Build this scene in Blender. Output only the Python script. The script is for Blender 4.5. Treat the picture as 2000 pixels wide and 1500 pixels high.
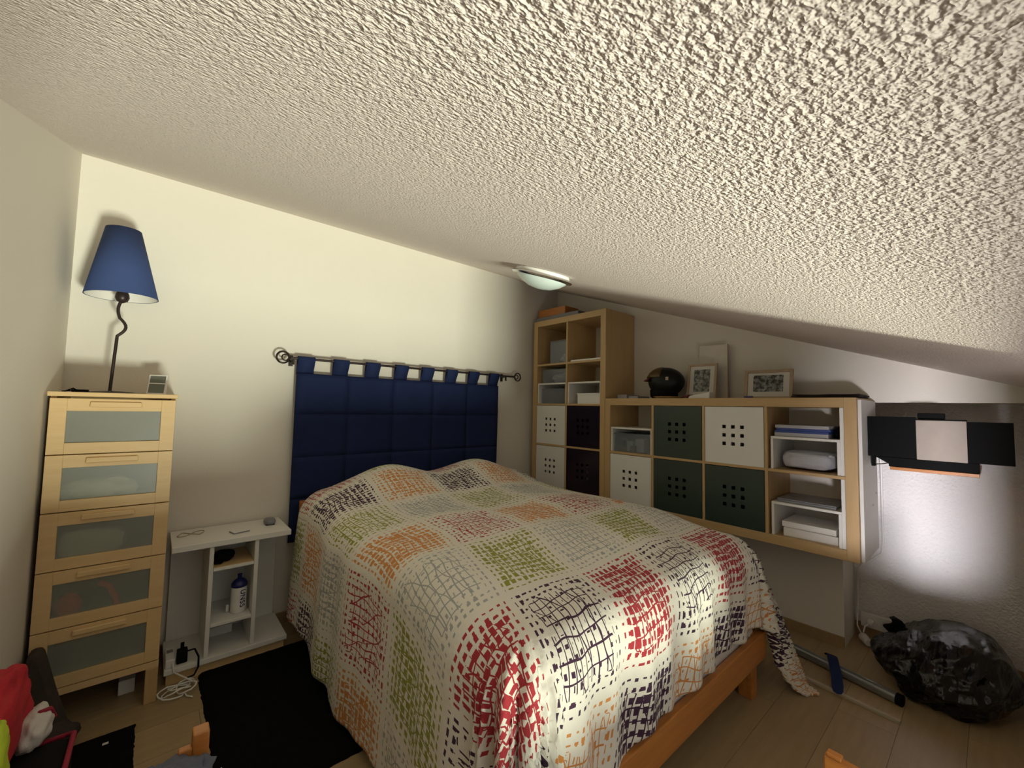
import bpy, bmesh, math, random
import numpy as np
from mathutils import Vector, Matrix, noise as mnoise
random.seed(7)
PI = math.pi
for o in list(bpy.data.objects): bpy.data.objects.remove(o)
SC = bpy.context.scene
COL = SC.collection

# ------------------------------------------------------------------ camera
F_PX, YAW, PITCH, ROLL = 809.6, 0.7101, 0.0573, 0.0213
cam_d = bpy.data.cameras.new('camera'); cam = bpy.data.objects.new('camera', cam_d); COL.objects.link(cam)
cam_d.sensor_width = 36; cam_d.lens = 36 * F_PX / 2000; cam_d.clip_start = 0.02
_F = Vector((math.sin(YAW) * math.cos(PITCH), math.cos(YAW) * math.cos(PITCH), math.sin(PITCH)))
_R0 = Vector((math.cos(YAW), -math.sin(YAW), 0)); _U0 = _R0.cross(_F)
_R = _R0 * math.cos(ROLL) + _U0 * math.sin(ROLL); _U = -_R0 * math.sin(ROLL) + _U0 * math.cos(ROLL)
cam.matrix_world = Matrix(((_R.x, _U.x, -_F.x, 0.3241), (_R.y, _U.y, -_F.y, -2.7938), (_R.z, _U.z, -_F.z, 1.2957), (0, 0, 0, 1)))
SC.camera = cam

# ------------------------------------------------------------------ light, world, exposure
W_ = bpy.data.worlds.new('world'); SC.world = W_; W_.use_nodes = True
W_.node_tree.nodes['Background'].inputs[0].default_value = (0.75, 0.80, 0.80, 1)
W_.node_tree.nodes['Background'].inputs[1].default_value = 0.6
def area(name, loc, target, sx, sy, power, color):
    d = bpy.data.lights.new(name, 'AREA'); d.shape = 'RECTANGLE'; d.size = sx; d.size_y = sy; d.energy = power; d.color = color
    o = bpy.data.objects.new(name, d); COL.objects.link(o); o.location = loc
    o.rotation_euler = (Vector(target) - Vector(loc)).to_track_quat('-Z', 'Y').to_euler()
    return o
area('sunlit_lawn_light', (1.3, -6.0, -0.98), (1.3, -2.0, 1.15), .75, 1.0, 345, (0.95, 1.0, 0.81))
area('bright_terrace_light', (0.9, -3.65, -0.25), (1.2, -2.5, 1.4), 1.0, 0.5, 8.0, (1.0, 0.91, 0.91))
_g = area('open_garden_light', (-2.5, -3.62, -0.2), (3.5, -2.62, 0.38), 1.0, 0.35, 26, (0.97, 0.94, 1.0)); _g.data.spread = math.radians(33)
SC.view_settings.view_transform = 'Standard'; SC.view_settings.look = 'None'
SC.view_settings.gamma = 1; SC.view_settings.use_curve_mapping = False
SC.view_settings.exposure = 0.1

# ------------------------------------------------------------------ node helpers
def new_mat(name):
    m = bpy.data.materials.new(name); m.use_nodes = True
    nt = m.node_tree; b = nt.nodes['Principled BSDF']
    return m, nt, b
def link(nt, a, b): nt.links.new(a, b)
def inp(nt, sock, v):
    if hasattr(v, 'is_linked') or isinstance(v, bpy.types.NodeSocket): nt.links.new(v, sock)
    else: sock.default_value = v
def mth(nt, op, a, b=None, c=None):
    n = nt.nodes.new('ShaderNodeMath'); n.operation = op; inp(nt, n.inputs[0], a)
    if b is not None: inp(nt, n.inputs[1], b)
    if c is not None: inp(nt, n.inputs[2], c)
    return n.outputs[0]
def noise_n(nt, vec, scale, detail=2, rough=.5, out='Fac'):
    n = nt.nodes.new('ShaderNodeTexNoise'); n.inputs['Scale'].default_value = scale; n.inputs['Detail'].default_value = detail
    n.inputs['Roughness'].default_value = rough
    if vec is not None: nt.links.new(vec, n.inputs['Vector'])
    return n.outputs[out]
def mapping(nt, vec, scale=(1, 1, 1), loc=(0, 0, 0)):
    n = nt.nodes.new('ShaderNodeMapping'); nt.links.new(vec, n.inputs['Vector']); n.inputs['Scale'].default_value = scale; n.inputs['Location'].default_value = loc
    return n.outputs[0]
def objco(nt): return nt.nodes.new('ShaderNodeTexCoord').outputs['Object']
def mixc(nt, f, a, b):
    n = nt.nodes.new('ShaderNodeMix'); n.data_type = 'RGBA'; inp(nt, n.inputs[0], f); inp(nt, n.inputs[6], a); inp(nt, n.inputs[7], b)
    return n.outputs[2]
def c4(c): return (c[0], c[1], c[2], 1)
def bump(nt, b, h, strength=.3, dist=.01):
    n = nt.nodes.new('ShaderNodeBump'); n.inputs['Strength'].default_value = strength; n.inputs['Distance'].default_value = dist
    nt.links.new(h, n.inputs['Height']); nt.links.new(n.outputs[0], b.inputs['Normal'])
def plain(name, col, rough=.6, metal=0, var=.08, scale=20, spec=.5, bmp=0, bscale=200):
    m, nt, b = new_mat(name); co = objco(nt)
    f = noise_n(nt, co, scale, 3)
    dark = tuple(x * (1 - var) for x in col); lite = tuple(min(1, x * (1 + var)) for x in col)
    link(nt, mixc(nt, f, c4(dark), c4(lite)), b.inputs['Base Color'])
    b.inputs['Roughness'].default_value = rough; b.inputs['Metallic'].default_value = metal
    b.inputs['Specular IOR Level'].default_value = spec
    if bmp: bump(nt, b, noise_n(nt, co, bscale, 2), bmp, .002)
    return m
def wood(name, c1, c2, axis='z', rough=.45, scale=1.0, var_obj=False, knots=False):
    m, nt, b = new_mat(name); co = objco(nt)
    s = {'x': (1.2, 14, 14), 'y': (14, 1.2, 14), 'z': (14, 14, 1.2)}[axis]
    v = mapping(nt, co, tuple(k * scale for k in s))
    f = noise_n(nt, v, 3.0, 5, .6); g = noise_n(nt, v, 14.0, 3, .6)
    f2 = mth(nt, 'ADD', mth(nt, 'MULTIPLY', f, .7), mth(nt, 'MULTIPLY', g, .3))
    cr = nt.nodes.new('ShaderNodeValToRGB'); link(nt, f2, cr.inputs[0])
    cr.color_ramp.elements[0].position = .3; cr.color_ramp.elements[0].color = c4(c1)
    cr.color_ramp.elements[1].position = .7; cr.color_ramp.elements[1].color = c4(c2)
    out = cr.outputs[0]
    if var_obj:
        oi = nt.nodes.new('ShaderNodeObjectInfo')
        out = mixc(nt, mth(nt, 'MULTIPLY', oi.outputs['Random'], .35), out, c4(tuple(x * .6 for x in c1)))
    if knots:
        vo = nt.nodes.new('ShaderNodeTexVoronoi'); vo.inputs['Scale'].default_value = 4.2; nt.links.new(co, vo.inputs['Vector'])
        k = mth(nt, 'LESS_THAN', vo.outputs['Distance'], .055)
        out = mixc(nt, mth(nt, 'MULTIPLY', k, .8), out, (.09, .03, .01, 1))
    link(nt, out, b.inputs['Base Color']); b.inputs['Roughness'].default_value = rough
    return m

# ------------------------------------------------------------------ materials
def wall_mat(name, col, bs, dist, sc):
    m, nt, b = new_mat(name); co = objco(nt)
    f = noise_n(nt, co, 3, 3)
    link(nt, mixc(nt, f, c4(tuple(x * .96 for x in col)), c4(col)), b.inputs['Base Color'])
    b.inputs['Roughness'].default_value = .75; b.inputs['Specular IOR Level'].default_value = .3
    bump(nt, b, noise_n(nt, co, sc, 3, .55), bs, dist)
    return m
M = {}
M['wall'] = wall_mat('painted_wall', (.80, .745, .66), .25, .003, 110)
M['wall_rough'] = wall_mat('rough_white_plaster', (.84, .82, .80), .9, .012, 75)
def ceiling_mat():
    m, nt, b = new_mat('sprayed_popcorn_plaster'); co = objco(nt)
    n1 = noise_n(nt, co, 105, 2, .5); n2 = noise_n(nt, mapping(nt, co, (1, 1, 1), (3, 7, 1)), 165, 2, .5)
    rid = mth(nt, 'SUBTRACT', 1.0, mth(nt, 'MULTIPLY', mth(nt, 'ABSOLUTE', mth(nt, 'SUBTRACT', n1, .5)), 5.0))
    rid = mth(nt, 'MAXIMUM', rid, 0.0)
    h = mth(nt, 'ADD', mth(nt, 'MULTIPLY', rid, .42), mth(nt, 'MULTIPLY', n2, 1.1))
    bump(nt, b, h, .8, .0058)
    b.inputs['Base Color'].default_value = (.79, .70, .635, 1)
    b.inputs['Roughness'].default_value = .7; b.inputs['Specular IOR Level'].default_value = .3
    return m
M['ceiling'] = ceiling_mat()
M['birch'] = wood('birch_veneer', (.50, .325, .145), (.58, .395, .19), 'z', .45)
M['birch_h'] = wood('birch_veneer_horizontal', (.50, .325, .145), (.58, .395, .19), 'y', .45)
M['birch_x'] = wood('birch_drawer_front', (.72, .48, .225), (.80, .57, .29), 'x', .42)
M['pine'] = wood('orange_lacquered_pine', (.42, .15, .03), (.58, .23, .055), 'x', .35, knots=True)
M['pine_y'] = wood('orange_lacquered_pine_side', (.42, .15, .03), (.58, .23, .055), 'y', .35, knots=True)
M['lam'] = wood('beige_laminate', (.36, .25, .13), (.44, .32, .175), 'x', .38, var_obj=True)
M['skirt'] = wood('brown_skirting', (.30, .19, .09), (.38, .25, .12), 'x', .5)
M['white'] = plain('white_lacquer', (.80, .78, .74), .4, var=.02)
M['white_matte'] = plain('white_matte', (.80, .77, .72), .7, var=.03)
M['plastic_white'] = plain('white_plastic', (.82, .80, .76), .35, var=.02)
M['black'] = plain('black_plastic', (.005, .005, .005), .7, var=.2, spec=.1)
M['dark_metal'] = plain('dark_bronze_metal', (.045, .032, .03), .4, .6, var=.2)
M['grey'] = plain('grey_plastic', (.22, .22, .24), .5)
M['paper'] = plain('paper', (.72, .68, .63), .8, var=.05)
M['paper_grey'] = plain('grey_paper', (.42, .41, .43), .8, var=.08)
M['navy'] = plain('navy_blue_cloth', (.014, .024, .082), .85, var=.18, scale=9, spec=.2, bmp=.25, bscale=500)
M['navy_seam'] = plain('navy_seam', (.012, .022, .08), .9, var=.1)
M['shade'] = plain('blue_lampshade_cloth', (.045, .072, .19), .85, var=.05, spec=.2, bmp=.2, bscale=600)
M['rug'] = plain('black_rug_pile', (.006, .006, .006), 1.0, var=.5, scale=60, spec=.05, bmp=1, bscale=300)
M['steel'] = plain('grey_metal_tube', (.30, .31, .31), .35, .7)
M['chrome'] = plain('chrome', (.7, .7, .7), .2, 1)
M['offboard'] = plain('off_white_board', (.74, .68, .59), .6)
M['frost_lamp'] = plain('frosted_white_glass', (.62, .72, .68), .25, var=.03)
M['lcd'] = plain('grey_display', (.16, .17, .14), .3)
M['brownbag'] = plain('brown_cloth', (.05, .035, .03), .9, var=.3, bmp=.4)
M['red'] = plain('red_cloth', (.50, .012, .025), .8, var=.15, bmp=.4, bscale=120)
M['redpipe'] = plain('dark_red_piping', (.32, .01, .04), .7)
M['lime'] = plain('lime_cloth', (.50, .62, .03), .8, var=.1, bmp=.3)
M['denim'] = plain('blue_grey_denim', (.11, .12, .17), .9, var=.25, scale=40, bmp=.5)
M['blue'] = plain('blue_folder', (.03, .06, .25), .5)
M['olive'] = plain('olive_brown_shell', (.10, .07, .02), .35, var=.5, scale=14)
M['helmet'] = plain('black_shell', (.004, .005, .004), .45, var=.3, spec=.3)
M['matdark'] = plain('dark_brown_cloth', (.035, .02, .02), .9, var=.3)
M['capblue'] = plain('navy_bottle_cap', (.012, .014, .11), .35)
M['orange'] = plain('orange_plastic', (.9, .12, .03), .5)
M['purplepaper'] = plain('purple_card', (.09, .07, .25), .6)
M['darkred'] = plain('dark_red_plastic', (.15, .02, .03), .5)
M['sheet'] = plain('white_sheet', (.78, .74, .72), .9, var=.03)
M['darkgap'] = plain('dark_side_veneer', (.12, .07, .03), .6)
M['beige_cord'] = plain('beige_rubber', (.45, .38, .27), .6)
def tinted(name, col, alpha_mix, rough=.25, ior=1.2):
    m, nt, b = new_mat(name); nt.nodes.remove(b)
    out = nt.nodes['Material Output']
    d = nt.nodes.new('ShaderNodeBsdfDiffuse'); d.inputs[0].default_value = c4(col)
    t = nt.nodes.new('ShaderNodeBsdfTransparent'); t.inputs[0].default_value = c4(tuple(min(1, x * 2.2 + .1) for x in col))
    g = nt.nodes.new('ShaderNodeBsdfGlossy'); g.inputs['Roughness'].default_value = rough
    co = objco(nt); f = noise_n(nt, co, 6, 2)
    a = nt.nodes.new('ShaderNodeMixShader'); nt.links.new(mth(nt, 'ADD', mth(nt, 'MULTIPLY', f, .08), alpha_mix - .04), a.inputs[0]); nt.links.new(t.outputs[0], a.inputs[1]); nt.links.new(d.outputs[0], a.inputs[2])
    
    c = nt.nodes.new('ShaderNodeMixShader'); c.inputs[0].default_value = .07; nt.links.new(a.outputs[0], c.inputs[1]); nt.links.new(g.outputs[0], c.inputs[2])
    nt.links.new(c.outputs[0], out.inputs[0])
    return m
M['frosted'] = tinted('frosted_grey_glass', (.40, .42, .38), .33, .35)
M['clearbox'] = tinted('cloudy_clear_plastic', (.36, .38, .40), .26, .2)
M['green'] = tinted('dark_green_plastic', (.035, .065, .052), .72, .3)
M['purple'] = tinted('dark_purple_plastic', (.035, .018, .035), .42, .25)
M['acryl'] = tinted('clear_acrylic', (.6, .58, .52), .35, .15)
def bag_mat():
    m, nt, b = new_mat('glossy_black_bin_liner'); co = objco(nt)
    b.inputs['Base Color'].default_value = (.004, .004, .004, 1); b.inputs['Roughness'].default_value = .2
    h = mth(nt, 'ADD', noise_n(nt, mapping(nt, co, (1, 2.5, 1.2)), 5, 3, .5), mth(nt, 'MULTIPLY', noise_n(nt, co, 22, 2), .12))
    bump(nt, b, h, .8, .05); return m
M['binbag'] = bag_mat()
def photo_mat(name, seed):
    m, nt, b = new_mat(name); co = objco(nt)
    f = noise_n(nt, mapping(nt, co, (1, 1, 1), (seed, seed * 2, 0)), 45, 5, .7)
    cr = nt.nodes.new('ShaderNodeValToRGB'); link(nt, f, cr.inputs[0])
    cr.color_ramp.elements[0].position = .42; cr.color_ramp.elements[0].color = (.02, .022, .02, 1)
    cr.color_ramp.elements[1].position = .62; cr.color_ramp.elements[1].color = (.38, .38, .36, 1)
    link(nt, cr.outputs[0], b.inputs['Base Color']); b.inputs['Roughness'].default_value = .3; return m
M['photo1'] = photo_mat('grey_photo_print', 3); M['photo2'] = photo_mat('group_photo_print', 11)

def duvet_mat():
    m, nt, b = new_mat('duvet_scribble_print')
    uv = nt.nodes.new('ShaderNodeUVMap'); uv.uv_map = 'UVMap'
    base = uv.outputs[0]
    def vadd(a, bb):
        n = nt.nodes.new('ShaderNodeVectorMath'); n.operation = 'ADD'; nt.links.new(a, n.inputs[0]); inp(nt, n.inputs[1], bb); return n.outputs[0]
    def vscale(a, s):
        n = nt.nodes.new('ShaderNodeVectorMath'); n.operation = 'SCALE'; nt.links.new(a, n.inputs[0]); n.inputs['Scale'].default_value = s; return n.outputs[0]
    def sep(a):
        n = nt.nodes.new('ShaderNodeSeparateXYZ'); nt.links.new(a, n.inputs[0]); return n.outputs[0], n.outputs[1]
    nz = noise_n(nt, base, 3.0, 2, .5, 'Color')
    wob = vscale(vadd(nz, (-.5, -.5, -.5)), .07)
    p = vadd(base, wob)
    px, py = sep(p); bx, by = sep(base)
    fx = mth(nt, 'FRACT', px); fy = mth(nt, 'FRACT', py)
    ci = mth(nt, 'FLOOR', px); ri = mth(nt, 'FLOOR', py)
    par = mth(nt, 'MODULO', mth(nt, 'ADD', ci, 20.0), 2.0); par = mth(nt, 'GREATER_THAN', par, .5)
    R_, G_, O_, K_, W2 = (.40, .035, .045), (.30, .31, .045), (.66, .27, .075), (.055, .022, .05), (.40, .40, .385)
    # alpha = scribble-only (1) or squares (0); rows -2.. 10
    even = [(O_, .3), (R_, 0), (K_, 0), (R_, 0), (W2, 1), (O_, 0), (G_, .5), (K_, .2), (R_, .6), (W2, .2), (R_, .3), (O_, 0)]
    odd = [(G_, .5), (W2, 1), (O_, 1), (K_, 1), (G_, .1), (R_, .8), (W2, .3), (O_, .3), (G_, .2), (K_, .3), (G_, .4), (R_, 0)]
    def ramp(lst):
        r = nt.nodes.new('ShaderNodeValToRGB'); r.color_ramp.interpolation = 'CONSTANT'
        el = r.color_ramp.elements
        while len(el) < len(lst): el.new(.5)
        for k, (c, a) in enumerate(lst):
            el[k].position = k / len(lst)
        for k, (c, a) in enumerate(lst): el[k].color = (c[0], c[1], c[2], a)
        nt.links.new(mth(nt, 'DIVIDE', mth(nt, 'ADD', ri, 2.5), float(len(lst))), r.inputs[0]); return r
    re, ro = ramp(even), ramp(odd)
    colr = mixc(nt, par, re.outputs[0], ro.outputs[0])
    sty = mth(nt, 'ADD', mth(nt, 'MULTIPLY', re.outputs[1], mth(nt, 'SUBTRACT', 1.0, par)), mth(nt, 'MULTIPLY', ro.outputs[1], par))
    cx = mth(nt, 'ABSOLUTE', mth(nt, 'SUBTRACT', fx, .5)); cy = mth(nt, 'ABSOLUTE', mth(nt, 'SUBTRACT', fy, .5))
    ed = mth(nt, 'MAXIMUM', cx, cy)
    N = 13.0
    gx = mth(nt, 'MULTIPLY', px, N); gy = mth(nt, 'MULTIPLY', py, N)
    cmb = nt.nodes.new('ShaderNodeCombineXYZ'); nt.links.new(mth(nt, 'FLOOR', gx), cmb.inputs[0]); nt.links.new(mth(nt, 'FLOOR', gy), cmb.inputs[1])
    wn = nt.nodes.new('ShaderNodeTexWhiteNoise'); wn.noise_dimensions = '2D'; nt.links.new(cmb.outputs[0], wn.inputs['Vector'])
    wr, wg = sep(wn.outputs['Color'])
    hx = mth(nt, 'ABSOLUTE', mth(nt, 'SUBTRACT', mth(nt, 'FRACT', gx), .5)); hy = mth(nt, 'ABSOLUTE', mth(nt, 'SUBTRACT', mth(nt, 'FRACT', gy), .5))
    # square half size: S style .36, L style .16 in the middle; .27 at border
    inner = mth(nt, 'LESS_THAN', ed, .385)
    big = mth(nt, 'SUBTRACT', .33, mth(nt, 'MULTIPLY', sty, .20))
    hw = mth(nt, 'ADD', mth(nt, 'MULTIPLY', inner, big), mth(nt, 'MULTIPLY', mth(nt, 'SUBTRACT', 1.0, inner), .25))
    sx = mth(nt, 'LESS_THAN', hx, mth(nt, 'ADD', hw, mth(nt, 'MULTIPLY', mth(nt, 'SUBTRACT', wr, .5), .28)))
    sy = mth(nt, 'LESS_THAN', hy, mth(nt, 'ADD', hw, mth(nt, 'MULTIPLY', mth(nt, 'SUBTRACT', wg, .5), .28)))
    sq = mth(nt, 'MULTIPLY', mth(nt, 'MULTIPLY', sx, sy), mth(nt, 'LESS_THAN', ed, .462))
    # scribbles
    n1 = noise_n(nt, base, 2.2, 1); n2 = noise_n(nt, mapping(nt, base, (1, 1, 1), (5, 9, 0)), 2.2, 1)
    n3 = noise_n(nt, mapping(nt, base, (1, 1, 1), (1, 3, 0)), 9, 2)
    l1 = mth(nt, 'ABSOLUTE', mth(nt, 'SUBTRACT', mth(nt, 'FRACT', mth(nt, 'ADD', mth(nt, 'MULTIPLY', bx, 12.0), mth(nt, 'MULTIPLY', n1, 1.9))), .5))
    l2 = mth(nt, 'ABSOLUTE', mth(nt, 'SUBTRACT', mth(nt, 'FRACT', mth(nt, 'ADD', mth(nt, 'MULTIPLY', by, 10.0), mth(nt, 'MULTIPLY', n2, 1.9))), .5))
    l3 = mth(nt, 'ABSOLUTE', mth(nt, 'SUBTRACT', mth(nt, 'FRACT', mth(nt, 'ADD', mth(nt, 'MULTIPLY', mth(nt, 'ADD', bx, mth(nt, 'MULTIPLY', by, .45)), 5.0), mth(nt, 'MULTIPLY', n2, 1.5))), .5))
    lines = mth(nt, 'MAXIMUM', mth(nt, 'LESS_THAN', l1, .075), mth(nt, 'MAXIMUM', mth(nt, 'LESS_THAN', l2, .055), mth(nt, 'LESS_THAN', l3, .03)))
    reg = mth(nt, 'LESS_THAN', mth(nt, 'ADD', ed, mth(nt, 'MULTIPLY', n3, .2)), .45)
    lines = mth(nt, 'MULTIPLY', lines, reg)
    mask = mth(nt, 'MAXIMUM', sq, lines)
    out = mixc(nt, mask, (.80, .755, .665, 1), colr)
    link(nt, out, b.inputs['Base Color']); b.inputs['Roughness'].default_value = .85; b.inputs['Specular IOR Level'].default_value = .2
    b.inputs['Sheen Weight'].default_value = .1
    bump(nt, b, noise_n(nt, objco(nt), 14, 3, .55), .35, .02)
    return m
M['duvet'] = duvet_mat()

# ------------------------------------------------------------------ mesh helpers
class MB:
    def __init__(s): s.v = []; s.f = []
    def add(s, vs, fs):
        n = len(s.v); s.v += [tuple(v) for v in vs]; s.f += [tuple(i + n for i in f) for f in fs]; return s
    def box(s, x0, x1, y0, y1, z0, z1):
        vs = [(x, y, z) for x in (x0, x1) for y in (y0, y1) for z in (z0, z1)]
        return s.add(vs, [(0, 1, 3, 2), (4, 6, 7, 5), (0, 4, 5, 1), (2, 3, 7, 6), (0, 2, 6, 4), (1, 5, 7, 3)])
    def prism(s, poly, a, b, axis='z'):
        n = len(poly)
        def P(p, t): return {'z': (p[0], p[1], t), 'y': (p[0], t, p[1]), 'x': (t, p[0], p[1])}[axis]
        vs = [P(p, a) for p in poly] + [P(p, b) for p in poly]
        return s.add(vs, [tuple(range(n))[::-1], tuple(range(n, 2 * n))] + [(i, (i + 1) % n, n + (i + 1) % n, n + i) for i in range(n)])
    def lathe(s, prof, cx=0, cy=0, cz=0, n=32, mtx=None):
        vs = []
        for r, z in prof:
            for k in range(n):
                a = 2 * PI * k / n; v = Vector((r * math.cos(a), r * math.sin(a), z))
                if mtx: v = mtx @ v
                vs.append((v.x + cx, v.y + cy, v.z + cz))
        fs = []
        for i in range(len(prof) - 1):
            for k in range(n):
                fs.append((i * n + k, i * n + (k + 1) % n, (i + 1) * n + (k + 1) % n, (i + 1) * n + k))
        return s.add(vs, fs)
    def tube(s, pts, r, n=8, cap=True):
        pts = [Vector(p) for p in pts]; rr = r if isinstance(r, (list, tuple)) else [r] * len(pts)
        vs = []; up = Vector((0, 0, 1))
        for i, p in enumerate(pts):
            t = (pts[min(i + 1, len(pts) - 1)] - pts[max(i - 1, 0)]).normalized()
            if abs(t.dot(up)) > .95: up = Vector((1, 0, 0)) if abs(t.x) < .9 else Vector((0, 1, 0))
            a = t.cross(up).normalized(); b = t.cross(a).normalized(); up = (-b if i == 0 else up)
            for k in range(n):
                q = p + (a * math.cos(2 * PI * k / n) + b * math.sin(2 * PI * k / n)) * rr[i]; vs.append(q)
        fs = [(i * n + k, i * n + (k + 1) % n, (i + 1) * n + (k + 1) % n, (i + 1) * n + k) for i in range(len(pts) - 1) for k in range(n)]
        if cap: fs += [tuple(range(n))[::-1], tuple(range((len(pts) - 1) * n, len(pts) * n))]
        return s.add(vs, fs)
    def torus(s, c, R, r, nrm='y', n=24, m=8):
        vs = []
        for i in range(n):
            a = 2 * PI * i / n
            for k in range(m):
                b = 2 * PI * k / m; q = R + r * math.cos(b); w = r * math.sin(b)
                p = {'y': (q * math.cos(a), w, q * math.sin(a)), 'z': (q * math.cos(a), q * math.sin(a), w), 'x': (w, q * math.cos(a), q * math.sin(a))}[nrm]
                vs.append((p[0] + c[0], p[1] + c[1], p[2] + c[2]))
        return s.add(vs, [(i * m + k, ((i + 1) % n) * m + k, ((i + 1) % n) * m + (k + 1) % m, i * m + (k + 1) % m) for i in range(n) for k in range(m)])
    def xform(s, mt): s.v = [tuple(mt @ Vector(v)) for v in s.v]; return s
    def mesh(s, name, mat, smooth=False):
        me = bpy.data.meshes.new(name); me.from_pydata(s.v, [], s.f); me.update()
        bm = bmesh.new(); bm.from_mesh(me); bmesh.ops.recalc_face_normals(bm, faces=bm.faces); bm.to_mesh(me); bm.free()
        me.materials.append(mat)
        if smooth: me.polygons.foreach_set('use_smooth', [True] * len(me.polygons))
        return me
def smooth_by_angle(o, ang=40):
    me = o.data; me.polygons.foreach_set('use_smooth', [True] * len(me.polygons))
    bm = bmesh.new(); bm.from_mesh(me)
    for e in bm.edges:
        if len(e.link_faces) == 2 and e.calc_face_angle(0) > math.radians(ang): e.smooth = False
    bm.to_mesh(me); bm.free()
def put(name, mb, mat, parent=None, bevel=0, smooth=False, sub=0, solid=0):
    m = M[mat] if isinstance(mat, str) else mat
    me = mb if isinstance(mb, bpy.types.Mesh) else mb.mesh(name, m)
    o = bpy.data.objects.new(name, me); COL.objects.link(o)
    if smooth: smooth_by_angle(o, smooth if smooth is not True else 45)
    if solid:
        d = o.modifiers.new('solid', 'SOLIDIFY'); d.thickness = solid; d.offset = 0
    if bevel:
        d = o.modifiers.new('bevel', 'BEVEL'); d.width = bevel; d.segments = 2; d.limit_method = 'ANGLE'
    if sub:
        d = o.modifiers.new('sub', 'SUBSURF'); d.levels = sub; d.render_levels = sub
    if parent:
        o.parent = parent; o.matrix_parent_inverse = Matrix.Identity(4)
        if parent.type == 'EMPTY': o.location = -Vector(parent.location)   # unrotated parents: keep world coordinates
        else: o.location = (0, 0, 0)
    return o
def box(name, x0, x1, y0, y1, z0, z1, mat, parent=None, bevel=.0015):
    return put(name, MB().box(x0, x1, y0, y1, z0, z1), mat, parent, bevel)
def tag(o, label, cat, group=None, kind=None):
    o['label'] = label; o['category'] = cat
    if group: o['group'] = group
    if kind: o['kind'] = kind
    return o
def thing(name, label, cat, loc, group=None):
    o = bpy.data.objects.new(name, None); COL.objects.link(o); o.location = loc; o.empty_display_size = .05
    return tag(o, label, cat, group)
def struct(name, mb, mat, bevel=0, parent=None):
    o = put(name, mb, mat, parent, bevel); o['kind'] = 'structure'; return o
def blob(cx, cy, cz, rx, ry, rz, amp=.15, sc=3.0, sub=4, seed=0, floor=None, pw=1.0):
    bm = bmesh.new(); bmesh.ops.create_icosphere(bm, subdivisions=sub, radius=1)
    mb = MB()
    vs = []
    for v in bm.verts:
        p = v.co.copy(); q = Vector([math.copysign(abs(c) ** pw, c) for c in p])
        k = 1 + amp * mnoise.fractal(p * sc + Vector((seed, seed * .7, 0)), 1.0, 2.0, 3)
        q = Vector((q.x * rx * k + cx, q.y * ry * k + cy, q.z * rz * k + cz))
        if floor is not None and q.z < floor: q.z = floor + .01 * (q.z - floor)
        vs.append(q)
    bm.verts.index_update(); mb.add(vs, [tuple(v.index for v in f.verts) for f in bm.faces]); bm.free()
    return mb

# ------------------------------------------------------------------ room shell
WA, WB, YA, YN = 3.303, 3.577, -2.214, -2.93
H0, SL = 2.458, 0.3542
def cz(y): return H0 + SL * y
fl = struct('floor', MB().box(-.15, WB + .15, YN - .08, .15, -.06, -.011), plain('floor_base', (.08, .06, .04)))
rows = 15; pw = .192; cache = {}
yy = .0
random.seed(3)
r = 0
while yy > YN:
    y1 = max(yy - pw, YN); xx = -random.uniform(0, 1.1)
    while xx < WB:
        a, b2 = max(xx, 0), min(xx + 1.2, WB); xx += 1.2
        if b2 - a < .02: continue
        key = (round(b2 - a, 3), round(yy - y1, 3))
        if key not in cache: cache[key] = MB().box(0, b2 - a - .0012, -(yy - y1) + .0012, 0, -.011, 0).mesh('plank', M['lam'])
        o = bpy.data.objects.new('plank', cache[key]); COL.objects.link(o); o.parent = fl; o.location = (a, yy, 0)
    yy -= pw
struct('wall_back', MB().box(-.15, WB + .15, 0, .15, -.05, H0 + .2), 'wall')
struct('wall_left', MB().box(-.15, 0, YN - .08, 0, -.05, H0 + .2), 'wall')
struct('wall_right', MB().box(WA, WB + .15, YA, 0, 0, H0 + .1).box(WA, WB + .15, YN - .08, YA, 1.366, H0 - .5), 'wall')
struct('wall_recess', MB().box(WB, WB + .15, YN - .08, YA, -.05, 2.0), 'wall_rough')
wx0, wx1, wz0, wz1 = 0.35, 1.95, .14, 1.385
nw = MB(); zt = 1.75
nw.box(-.15, wx0, YN - .08, YN, -.05, zt); nw.box(wx1, WB + .15, YN - .08, YN, -.05, zt)
nw.box(wx0, wx1, YN - .08, YN, -.05, wz0); nw.box(wx0, wx1, YN - .08, YN, wz1, zt)
struct('wall_front', nw, 'wall')
wf = MB()
for a, b2 in ((wx0, wx0 + .05), (wx1 - .05, wx1)): wf.box(a, b2, YN - .07, YN - .03, wz0, wz1)
wf.box(wx0, wx1, YN - .07, YN - .03, wz0, wz0 + .05); wf.box(wx0, wx1, YN - .07, YN - .03, wz1 - .05, wz1)
struct('window_1', wf, 'white')
yb = YN - .4
cm = MB(); n = 2
cm.prism([(.15, cz(.15)), (yb, cz(yb)), (yb, cz(yb) + .2), (.15, cz(.15) + .2)], -.15, WB + .15, 'x')
struct('ceiling', cm, 'ceiling')
struct('baseboard_right', MB().box(WA - .012, WA, YA, 0, 0, .06), 'skirt', .002)
struct('baseboard_recess', MB().box(WB - .012, WB, YN, YA, 0, .075), 'skirt', .002)
struct('baseboard_back', MB().box(0, WA - .012, -.012, 0, 0, .06), 'skirt', .002)

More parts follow.
